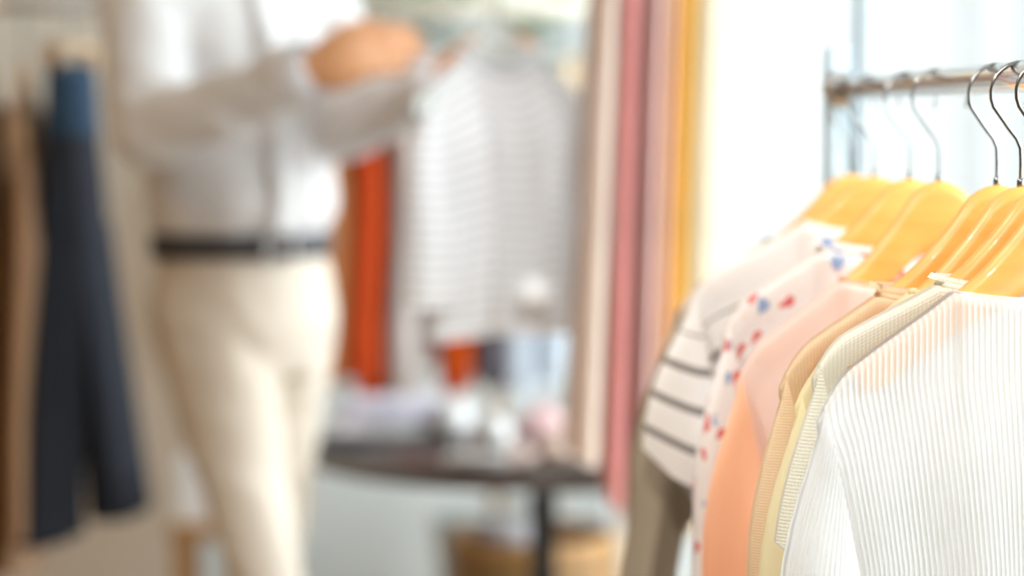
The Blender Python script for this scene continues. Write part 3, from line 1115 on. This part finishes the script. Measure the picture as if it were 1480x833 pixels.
FB['lilac'] = fabric('pale_lilac_jersey', (0.82, 0.79, 0.90), trans=0.1)
FB['offwhite'] = fabric('off_white_jersey', (0.86, 0.85, 0.84), trans=0.1)
FB['blush'] = fabric('blush_pink_satin', (0.88, 0.58, 0.58), trans=0.1, rough=0.4)
FB['shell'] = fabric('shell_peach_satin', (0.90, 0.72, 0.62), trans=0.1, rough=0.4)
FB['charcoal'] = fabric('charcoal_wool', (0.09, 0.085, 0.10), trans=0.02)
folded('folded_jumper', 'off-white folded jumper at the bottom of the pile on the round table', 560, 628, (0.21, 0.13, 0.022), FB['offwhite'], 0.0, 0.15)
folded('folded_jumper', 'pale lilac folded jumper in the middle of the pile on the round table', 563, 627, (0.19, 0.125, 0.022), FB['lilac'], 0.022, 0.08)
folded('folded_jumper', 'pale lilac folded jumper on the very top of the pile on the table', 566, 627, (0.18, 0.12, 0.022), FB['lilac'], 0.044, 0.2)
folded('folded_scarf', 'charcoal folded scarf at the rim of the round table', 486, 646, (0.12, 0.07, 0.016), FB['charcoal'], 0.0, -0.2)
folded('folded_scarf', 'light grey folded scarf near the front rim of the round table', 688, 672, (0.11, 0.05, 0.018), FB['offwhite'], 0.0, 0.05)


def round_pot(label, px, py, r, h, mat):  # white jars sized to stand in for blurred highlights on the table
    p = on_table(px, py)
    root = thing('glint_jar', label, 'jar', (p.x, p.y, tz))
    lathe('bowl', [(r * 0.55, 0), (r * 0.9, h * 0.18), (r, h * 0.42), (r * 0.93, h * 0.62), (r * 0.8, h * 0.68)], mat, root, 28)
    lathe('lid', [(r * 0.84, h * 0.68), (r * 0.84, h * 0.72), (r * 0.6, h * 0.86), (r * 0.2, h * 0.92), (0, h * 0.93)], mat, root, 28)
    lathe('lid_knob', [(r * 0.10, h * 0.9), (r * 0.18, h * 0.96), (r * 0.12, h), (0, h)], mat, root, 16)


round_pot('glossy white round jar standing in for a bright glint beside the lilac pile', 655, 634, 0.035, 0.075, M['white_ceramic'])
round_pot('glossy white squat jar standing in for a bright glint in the middle of the table', 714, 650, 0.034, 0.062, M['white_ceramic'])


def pouch(label, px, py, r, mat):
    p = on_table(px, py)
    root = thing('drawstring_pouch', label, 'pouch', (p.x, p.y, tz))
    n, vs, fs = 28, [], []
    prof = [(0.7, 0), (0.98, 0.15), (1.0, 0.4), (0.8, 0.75), (0.4, 1.0), (0.28, 1.1), (0.42, 1.3)]
    for (rr, z) in prof:
        for k in range(n):
            a = 2 * PI * k / n
            q = r * rr * (1 + 0.06 * math.sin(7 * a + z * 3))
            vs.append((q * math.cos(a) * 1.15, q * math.sin(a) * 0.9, z * r))
    for i in range(len(prof) - 1):
        for k in range(n):
            l = (k + 1) % n
            fs.append((i * n + k, i * n + l, (i + 1) * n + l, (i + 1) * n + k))
    fs.append(tuple(range(n - 1, -1, -1)))
    mesh_obj('bag', vs, fs, mat, root, [(v[0], v[2]) for v in vs])
    tube('drawstring', [(r * 0.34 * math.cos(2 * PI * k / 20), r * 0.27 * math.sin(2 * PI * k / 20), r * 1.1) for k in range(20)], 0.003, FB['offwhite'], root, 6, closed=True)


pouch('blush pink satin pouch at the back of the round table', 785, 634, 0.048, FB['blush'])
pouch('shell peach satin pouch in front of the blush pink pouch', 808, 662, 0.036, FB['shell'])
pouch('small pale pink satin pouch beside the white squat jar', 748, 668, 0.026, FB['pink'])

# stave bin under the table
by = 4.62
bc = pix(772, 800, by)
bz = pix(772, 768, by).z
br = (pix(890, 800, by).x - pix(656, 800, by).x) / 2
bn = thing('wooden_bin', 'round oak stave bin standing on the floor behind the table leg', 'bin', (bc.x, by, 0))
NS = 26
sm = None
for k in range(NS):
    a = 2 * PI * k / NS
    if sm is None:
        bm = bmesh.new()
        bx(bm, (0, 0, bz / 2), (0.014, 2 * PI * br / NS * 0.96, bz), 0.002)
        o = bm_obj('stave', bm, M['stave'], bn)
        sm = o.data
    else:
        o = bpy.data.objects.new('stave', sm)
        COL.objects.link(o)
        o.parent = bn
    o.location = (br * 0.97 * math.cos(a), br * 0.97 * math.sin(a), 0)
    o.rotation_euler.z = a
for z in (0.07, bz - 0.06):
    tube('hoop', [((br + 0.002) * math.cos(2 * PI * k / 40), (br + 0.002) * math.sin(2 * PI * k / 40), z) for k in range(40)], 0.006, M['darkmetal'], bn, 6, closed=True)
lathe('bottom', [(0, 0.02), (br * 0.95, 0.02), (br * 0.95, 0.035), (0, 0.035)], M['stave'], bn, 32)
rl = thing('fabric_roll', 'rolled grey-mauve cloth sticking out of the oak bin', 'cloth roll', (bc.x - 0.06, by, 0.036))
tube('roll', [(0, 0, 0), (0, 0, bz - 0.02)], 0.062, fabric('mauve_grey_cloth', (0.55, 0.50, 0.52), trans=0.1), rl, 24)
spi = [(0.010 + 0.004 * k / 6, k) for k in range(60)]
tube('rolled_edge', [((0.005 + 0.0009 * k) * math.cos(k * 0.4), (0.005 + 0.0009 * k) * math.sin(k * 0.4), bz - 0.018) for k in range(60)], 0.002, FB['offwhite'], rl, 6)

# ------------------------------------------------------------------ rails with clothes seen edge-on
def rail_hung(name, label, z, Y, xa, xb, r, mat):
    root = thing(name, label, 'clothes rail', ((xa + xb) / 2, Y, z))
    h = (xb - xa) / 2
    tube('rod', [(-h, 0, 0), (h, 0, 0)], r, mat, root, 18)
    for s in (-1, 1):
        tube('drop_rod', [(s * h * 0.94, 0, 0), (s * h * 0.94, 0, HC - z)], 0.006, mat, root, 10)
        lathe('ceiling_plate', [(0.03, -0.008), (0.03, 0)], mat, root, 20, (s * h * 0.94, 0, HC - z))
        lathe('end_cap', [(0, -r * 1.2), (r * 1.2, -r), (r * 1.2, r), (0, r * 1.2)], mat, root, 16, (s * h, 0, 0))
    return root


def hung(px, Y, railz, name, label, cat, mat, hem_y, rz, group, **k):
    """garment on a hanger on a rail that runs across the picture; rz 90 degrees = seen edge-on"""
    p = pix(px, 100, Y)
    ap = railz - 0.092
    ln = ap - pix(px, hem_y, Y).z
    short = label.replace(' hanging', '')
    make_hanger('wooden_hanger', 'pale wooden hanger carrying the ' + short, (p.x, Y, ap), math.radians(rz), group, M['hanger_plain'])
    kw = dict(length=ln, n=40, rows=30, bend=False, folds=0.010)
    kw.update(k)
    return make_garment(name, label, cat, mat, (p.x, Y, ap), math.radians(rz), group + ' clothes', **kw)


# dresses beside the window
BY, BZ = 3.50, pix(950, -300, 3.50).z
rail_hung('hanging_rail', 'chrome rail hung from the ceiling carrying pastel dresses', BZ, BY, pix(835, 0, BY).x, pix(1160, 0, BY).x, 0.011, M['chrome'])
FB['d_cream'] = fabric('cream_dress', (0.96, 0.89, 0.80), trans=0.55)
FB['d_rose'] = fabric('rose_dress', (0.93, 0.55, 0.53), trans=0.55)
FB['d_mauve'] = fabric('mauve_dress', (0.86, 0.73, 0.70), trans=0.55)
FB['d_apricot'] = fabric('apricot_dress', (0.93, 0.70, 0.50), trans=0.4)
FB['d_yellow'] = fabric('yellow_dress', (0.96, 0.66, 0.16), trans=0.45)
FB['d_ivory'] = fabric('ivory_dress', (0.94, 0.91, 0.83), trans=0.45)
g = 'dresses by the window'
dk = dict(sleeve=0, w0=0.188, warm=0.185, whem=0.22, tb=0.011, flare=0.15, neck=0.10, folds=0.0035)
hung(876, BY, BZ, 'long_dress', 'cream dress hanging at the end of the ceiling rail', 'dress', FB['d_cream'], 645, 92, g, seed=31, leany=0.034, **dict(dk, tb=0.016, flare=0.3))
hung(912, BY, BZ, 'long_dress', 'rose pink dress hanging between cream and mauve', 'dress', FB['d_rose'], 700, 90, g, seed=32, leany=0.026, **dk)
hung(942, BY, BZ, 'long_dress', 'dusty mauve dress hanging beside the rose pink one', 'dress', FB['d_mauve'], 760, 91, g, seed=33, leany=0.026, **dk)
hung(966, BY, BZ, 'long_dress', 'apricot dress hanging between mauve and yellow', 'dress', FB['d_apricot'], 740, 90, g, seed=34, leany=0.026, **dk)
hung(988, BY, BZ, 'long_dress', 'bright yellow dress hanging beside the ivory ones', 'dress', FB['d_yellow'], 740, 90, g, seed=35, leany=0.026, **dk)
hung(1018, BY, BZ, 'long_dress', 'ivory dress hanging right beside the yellow one', 'dress', FB['d_ivory'], 740, 90, g, seed=36, leany=0.026, **dk)
hung(1050, BY, BZ, 'long_dress', 'ivory dress hanging last before the bare end of the rail', 'dress', FB['d_ivory'], 740, 90, g, seed=37, leany=0.026, **dk)

# free-standing wooden rack behind the table
CY = 5.0
CZ = pix(700, 10, CY).z
cx0, cx1 = pix(392, 400, CY).x, pix(905, 400, CY).x
rc = thing('garment_stand', 'pale wooden garment stand behind the round table', 'clothes rack', ((cx0 + cx1) / 2, CY, 0))
hw = (cx1 - cx0) / 2
tube('rail', [(-hw, 0, CZ), (hw, 0, CZ)], 0.020, M['shelf'], rc, 18)
for s in (-1, 1):
    box('upright', (s * hw, 0, (CZ + 0.02) / 2 + 0.02), (0.03, 0.03, CZ - 0.02), M['shelf'], rc, 0.003)
    box('foot', (s * hw, 0, 0.02), (0.04, 0.42, 0.04), M['shelf'], rc, 0.004)
FB['c_rust'] = fabric('rust_wool', (0.50, 0.20, 0.07), trans=0.1)
FB['c_red'] = fabric('orange_red_crepe', (0.72, 0.09, 0.02), trans=0.2)
FB['c_ivory'] = fabric('warm_ivory_cotton', (0.80, 0.74, 0.70), trans=0.3)
FB['c_brick'] = fabric('brick_red_crepe', (0.66, 0.09, 0.01), trans=0.2)
FB['c_char'] = fabric('charcoal_cotton', (0.12, 0.11, 0.13), trans=0.05)
FB['c_blue'] = fabric('pale_blue_cotton', (0.74, 0.81, 0.89), trans=0.3)
g = 'clothes on the wooden garment stand'
ck = dict(sleeve=0.45, s_half=0.05, s_thick=0.03, s_out=0.04, w0=0.18, warm=0.16, whem=0.18, tb=0.026, folds=0.006)
hung(480, CY, CZ, 'wool_jacket', 'rust brown jacket hanging beside the orange-red blouse', 'jacket', FB['c_rust'], 545, 88, g, seed=41, **ck)
hung(530, CY, CZ, 'crepe_blouse', 'orange-red long blouse hanging beside the rust jacket', 'blouse', FB['c_red'], 572, 87, g, seed=42, leany=-0.012, **ck)
hung(585, CY, CZ, 'cotton_shirt', 'warm ivory long shirt hanging beside the orange-red blouse', 'shirt', FB['c_ivory'], 590, 88, g, seed=43, **ck)
hung(660, CY, CZ, 'crepe_blouse', 'brick red blouse hanging behind the held striped top', 'blouse', FB['c_brick'], 560, 87, g, seed=44, **ck)
hung(715, CY, CZ, 'cotton_cardigan', 'charcoal cardigan hanging beside the brick red blouse', 'cardigan', FB['c_char'], 552, 86, g, seed=45, **ck)
hung(775, CY, CZ, 'cotton_shirt', 'pale blue shirt hanging beside the charcoal cardigan', 'shirt', FB['c_blue'], 562, 76, g, seed=46, **ck)
hung(825, CY, CZ, 'cotton_shirt', 'pale blue shirt hanging at the window end of the wooden stand', 'shirt', FB['c_blue'], 540, 76, g, seed=47, **ck)

# rail by the cream partition
DY = 4.05
DZ = pix(60, 8, DY).z
rail_hung('hanging_rail', 'chrome rail hung from the ceiling in front of the cream partition', DZ, DY, pix(-160, 0, DY).x, pix(190, 0, DY).x, 0.011, M['chrome'])
FB['tan'] = fabric('tan_suede', (0.52, 0.34, 0.22), trans=0.05)
FB['brown'] = fabric('dark_brown_leather_look', (0.26, 0.12, 0.03), trans=0.02, rough=0.5)
FB['navy'] = fabric('navy_denim', (0.030, 0.034, 0.046), trans=0.02)
FB['denim'] = fabric('mid_blue_denim', (0.035, 0.072, 0.125), trans=0.02)
g = 'clothes by the cream partition'
hung(36, DY, DZ, 'long_coat', 'tan suede coat hanging beside the navy trousers', 'coat', FB['tan'], 800, 93, g, seed=51,
     sleeve=0.55, s_half=0.05, s_thick=0.018, s_out=0.03, tb=0.018, flare=0.35, whem=0.22)
hung(-20, DY, DZ, 'long_coat', 'dark brown coat hanging beside the tan suede coat', 'coat', FB['brown'], 815, 90, g, seed=52,
     sleeve=0.55, s_half=0.05, s_thick=0.018, s_out=0.03, tb=0.018, flare=0.35, whem=0.22)

# navy wide-leg trousers on a clip hanger
tx = pix(104, 92, DY)
tr_rot = math.radians(84)
ch = thing('clip_hanger', 'pink-toned clip hanger holding the navy trousers by the waistband', 'hanger', (tx.x, DY, tx.z), tr_rot)
box('bar', (0, 0, 0.028), (0.26, 0.010, 0.014), M['hanger_plain'], ch, 0.003)
hk = DZ - tx.z
tube('hook', [(0, 0, 0.03), (0, 0, hk - 0.04), (-0.012, 0, hk - 0.03)] + [(0.0135 * math.cos(math.radians(a)), 0, hk + 0.0135 * math.sin(math.radians(a))) for a in range(200, -31, -23)], 0.0018, M['wire'], ch, 8)
for s in (-0.11, 0.11):
    box('clip', (s, 0, 0.008), (0.022, 0.026, 0.04), M['hanger_plain'], ch, 0.003)
nt = thing('wide_leg_trousers', 'navy wide-leg trousers with denim yoke clipped by the waistband', 'trousers', (tx.x, DY, tx.z), tr_rot)
hemz = tx.z - pix(104, 758, DY).z


def ring_surface(name, rings, mat, parent, n=48, pleats=0.0, pk=9, cap=False):
    vs, fs, uv = [], [], []
    for (cx, cy, cz, rx, ry, am) in rings:
        for k in range(n):
            a = 2 * PI * k / n
            w_ = 1 + pleats * am * math.sin(pk * a + cx * 9)
            vs.append((cx + rx * math.cos(a), cy + ry * math.sin(a) * w_ + 0.3 * am * pleats * ry * math.sin(3 * a), cz))
            uv.append((k / n * 0.6, -cz))
    for i in range(len(rings) - 1):
        for k in range(n):
            l = (k + 1) % n
            fs.append((i * n + k, i * n + l, (i + 1) * n + l, (i + 1) * n + k))
    return mesh_obj(name, vs, fs, mat, parent, uv)


ring_surface('yoke', [(0, 0, 0.0, 0.135, 0.016, 0), (0, 0, -0.035, 0.138, 0.018, 0), (0, 0, -0.08, 0.142, 0.021, 0.2), (0, 0, -0.118, 0.146, 0.023, 0.3)], FB['denim'], nt, pleats=0.1)
ring_surface('hips', [(0, 0, -0.115, 0.145, 0.022, 0.3), (0, 0, -0.20, 0.16, 0.027, 0.5), (0, 0, -0.30, 0.175, 0.034, 0.6)], FB['navy'], nt, pleats=0.2)
for s, yo in ((-1, 0.006), (1, -0.040)):
    rg = []
    for j in range(14):
        t = j / 13
        z = lerp(-0.27, -hemz, t)
        rg.append((s * lerp(0.085, 0.13, t), yo * t, z, lerp(0.09, 0.105, t), lerp(0.030, 0.042, t), lerp(0.5, 1.0, t)))
    lg = ring_surface('leg', rg, FB['navy'], nt, pleats=0.18, pk=8)
    for q in range(4):
        z = -hemz + 0.012 + q * 0.022
        t = (-0.27 - z) / (hemz - 0.27)
        pts = [(s * lerp(0.085, 0.13, t) + lerp(0.09, 0.105, t) * math.cos(2 * PI * k / 40), yo * t + (lerp(0.030, 0.042, t) + 0.004) * math.sin(2 * PI * k / 40), z) for k in range(40)]
        tube('hem_tuck', pts, 0.003, FB['navy'], lg, 6, closed=True)

# ------------------------------------------------------------------ stool with box, plant
sy = 4.95
sc_ = pix(322, 745, sy)
st = thing('wooden_stool', 'brown wooden stool standing behind the person', 'stool', (sc_.x, sy, 0))
box('seat', (0, 0, sc_.z - 0.015), (0.19, 0.26, 0.03), M['stave'], st, 0.004)
for sx in (-1, 1):
    for s2 in (-1, 1):
        box('leg', (sx * 0.075, s2 * 0.105, (sc_.z - 0.03) / 2), (0.028, 0.028, sc_.z - 0.03), M['stave'], st, 0.003)
gb = thing('gift_box', 'white lidded box standing on the wooden stool', 'box', (sc_.x, sy, sc_.z))
box('base', (0, 0, 0.05), (0.16, 0.20, 0.10), M['paper'], gb, 0.002)
box('lid', (0, 0, 0.115), (0.168, 0.208, 0.03), M['paper'], gb, 0.002)

py_ = 5.85
pc = pix(715, 30, py_)
pp = thing('potted_ficus', 'leafy green potted tree by the back wall behind the garment stand', 'plant', (pc.x, py_, 0))
lathe('pot', [(0.12, 0), (0.15, 0.28), (0.16, 0.30), (0.145, 0.30), (0.14, 0.27), (0, 0.27)], M['pot'], pp, 28)
tube('trunk', [(0, 0, 0.25), (0.01, 0, 0.8), (-0.01, 0.01, 1.25), (0, 0, 1.7)], [0.016, 0.013, 0.011, 0.006], M['stave'], pp, 10)
lv, lf = [], []
for i in range(7):
    t = i / 6
    wd = 0.034 * math.sin(PI * min(1, t * 0.95 + 0.03)) ** 0.8
    for k in (-1, 0, 1):
        lv.append((wd * k, t * 0.12, -0.35 * (t * 0.12) ** 1.2 + (0.006 if k else 0)))
for i in range(6):
    for k in (0, 1):
        a = i * 3 + k
        lf.append((a, a + 1, a + 4, a + 3))
leaf0 = mesh_obj('leaf', lv, lf, M['leaf'], pp)
rnd = random.Random(5)
for i in range(90):
    o = leaf0 if i == 0 else leaf0.copy()
    if i:
        COL.objects.link(o)
        o.parent = pp
    a = rnd.uniform(0, 2 * PI)
    z = rnd.uniform(1.36, 1.85)
    rr = rnd.uniform(0.05, 0.24)
    o.location = (rr * math.cos(a), rr * math.sin(a), z)
    o.rotation_euler = (rnd.uniform(-0.6, 0.5), rnd.uniform(-0.4, 0.4), a - PI / 2 + rnd.uniform(-0.5, 0.5))
for i in range(10):
    a = i * 2.4
    z = 1.3 + i * 0.045
    tube('twig', [(0, 0, z - 0.06), (0.12 * math.cos(a), 0.12 * math.sin(a), z), (0.22 * math.cos(a), 0.22 * math.sin(a), z + 0.05)], 0.003, M['stave'], pp, 6)

# ------------------------------------------------------------------ unseen ceiling spots added as fill light
def fill_spot(label, loc, target, watts, cone, col=(1.0, 0.96, 0.90)):  # invented lamp out of view, added to brighten the clothes and person
    loc, target = Vector(loc), Vector(target)
    root = thing('fill_spotlight', label, 'spotlight', loc)
    d = (target - loc).normalized()
    tube('mount', [(0, 0, 0.0), (0, 0, HC - loc.z)], 0.012, M['darkmetal'], root, 12)
    tube('housing', [-d * 0.06, d * 0.10], 0.045, M['darkmetal'], root, 24)
    tube('trim_ring', [d * 0.095, d * 0.112], 0.047, M['chrome'], root, 24)
    l = bpy.data.lights.new('fill_beam', 'SPOT')
    l.energy, l.spot_size, l.spot_blend, l.shadow_soft_size = watts, math.radians(cone), 0.6, 0.04
    l.color = col
    o = bpy.data.objects.new('fill_beam', l)
    COL.objects.link(o)
    o.parent = root
    o.location = d * 0.16
    o.rotation_euler = d.to_track_quat('-Z', 'Y').to_euler()


fill_spot('added fill spotlight on the ceiling aimed at the blouses on the rack', (-0.15, 0.35, 2.62), (0.42, 2.0, 0.95), 48, 46)
fill_spot('added fill spotlight on the ceiling aimed across at the hanger shoulders', (-0.95, 1.55, 2.62), (0.30, 2.15, 1.02), 55, 34)
fill_spot('added fill spotlight on the ceiling aimed at the pastel dresses', (0.15, 1.35, 2.62), (0.22, 3.5, 1.0), 95, 30, (0.95, 0.98, 1.0))
fill_spot('added fill spotlight on the ceiling with a warm beam aimed at the coats', (-1.9, 2.5, 2.62), (-0.75, 4.0, 0.95), 11, 50, (1.0, 0.62, 0.30))  # warm fill added to tint the shaded side of the person
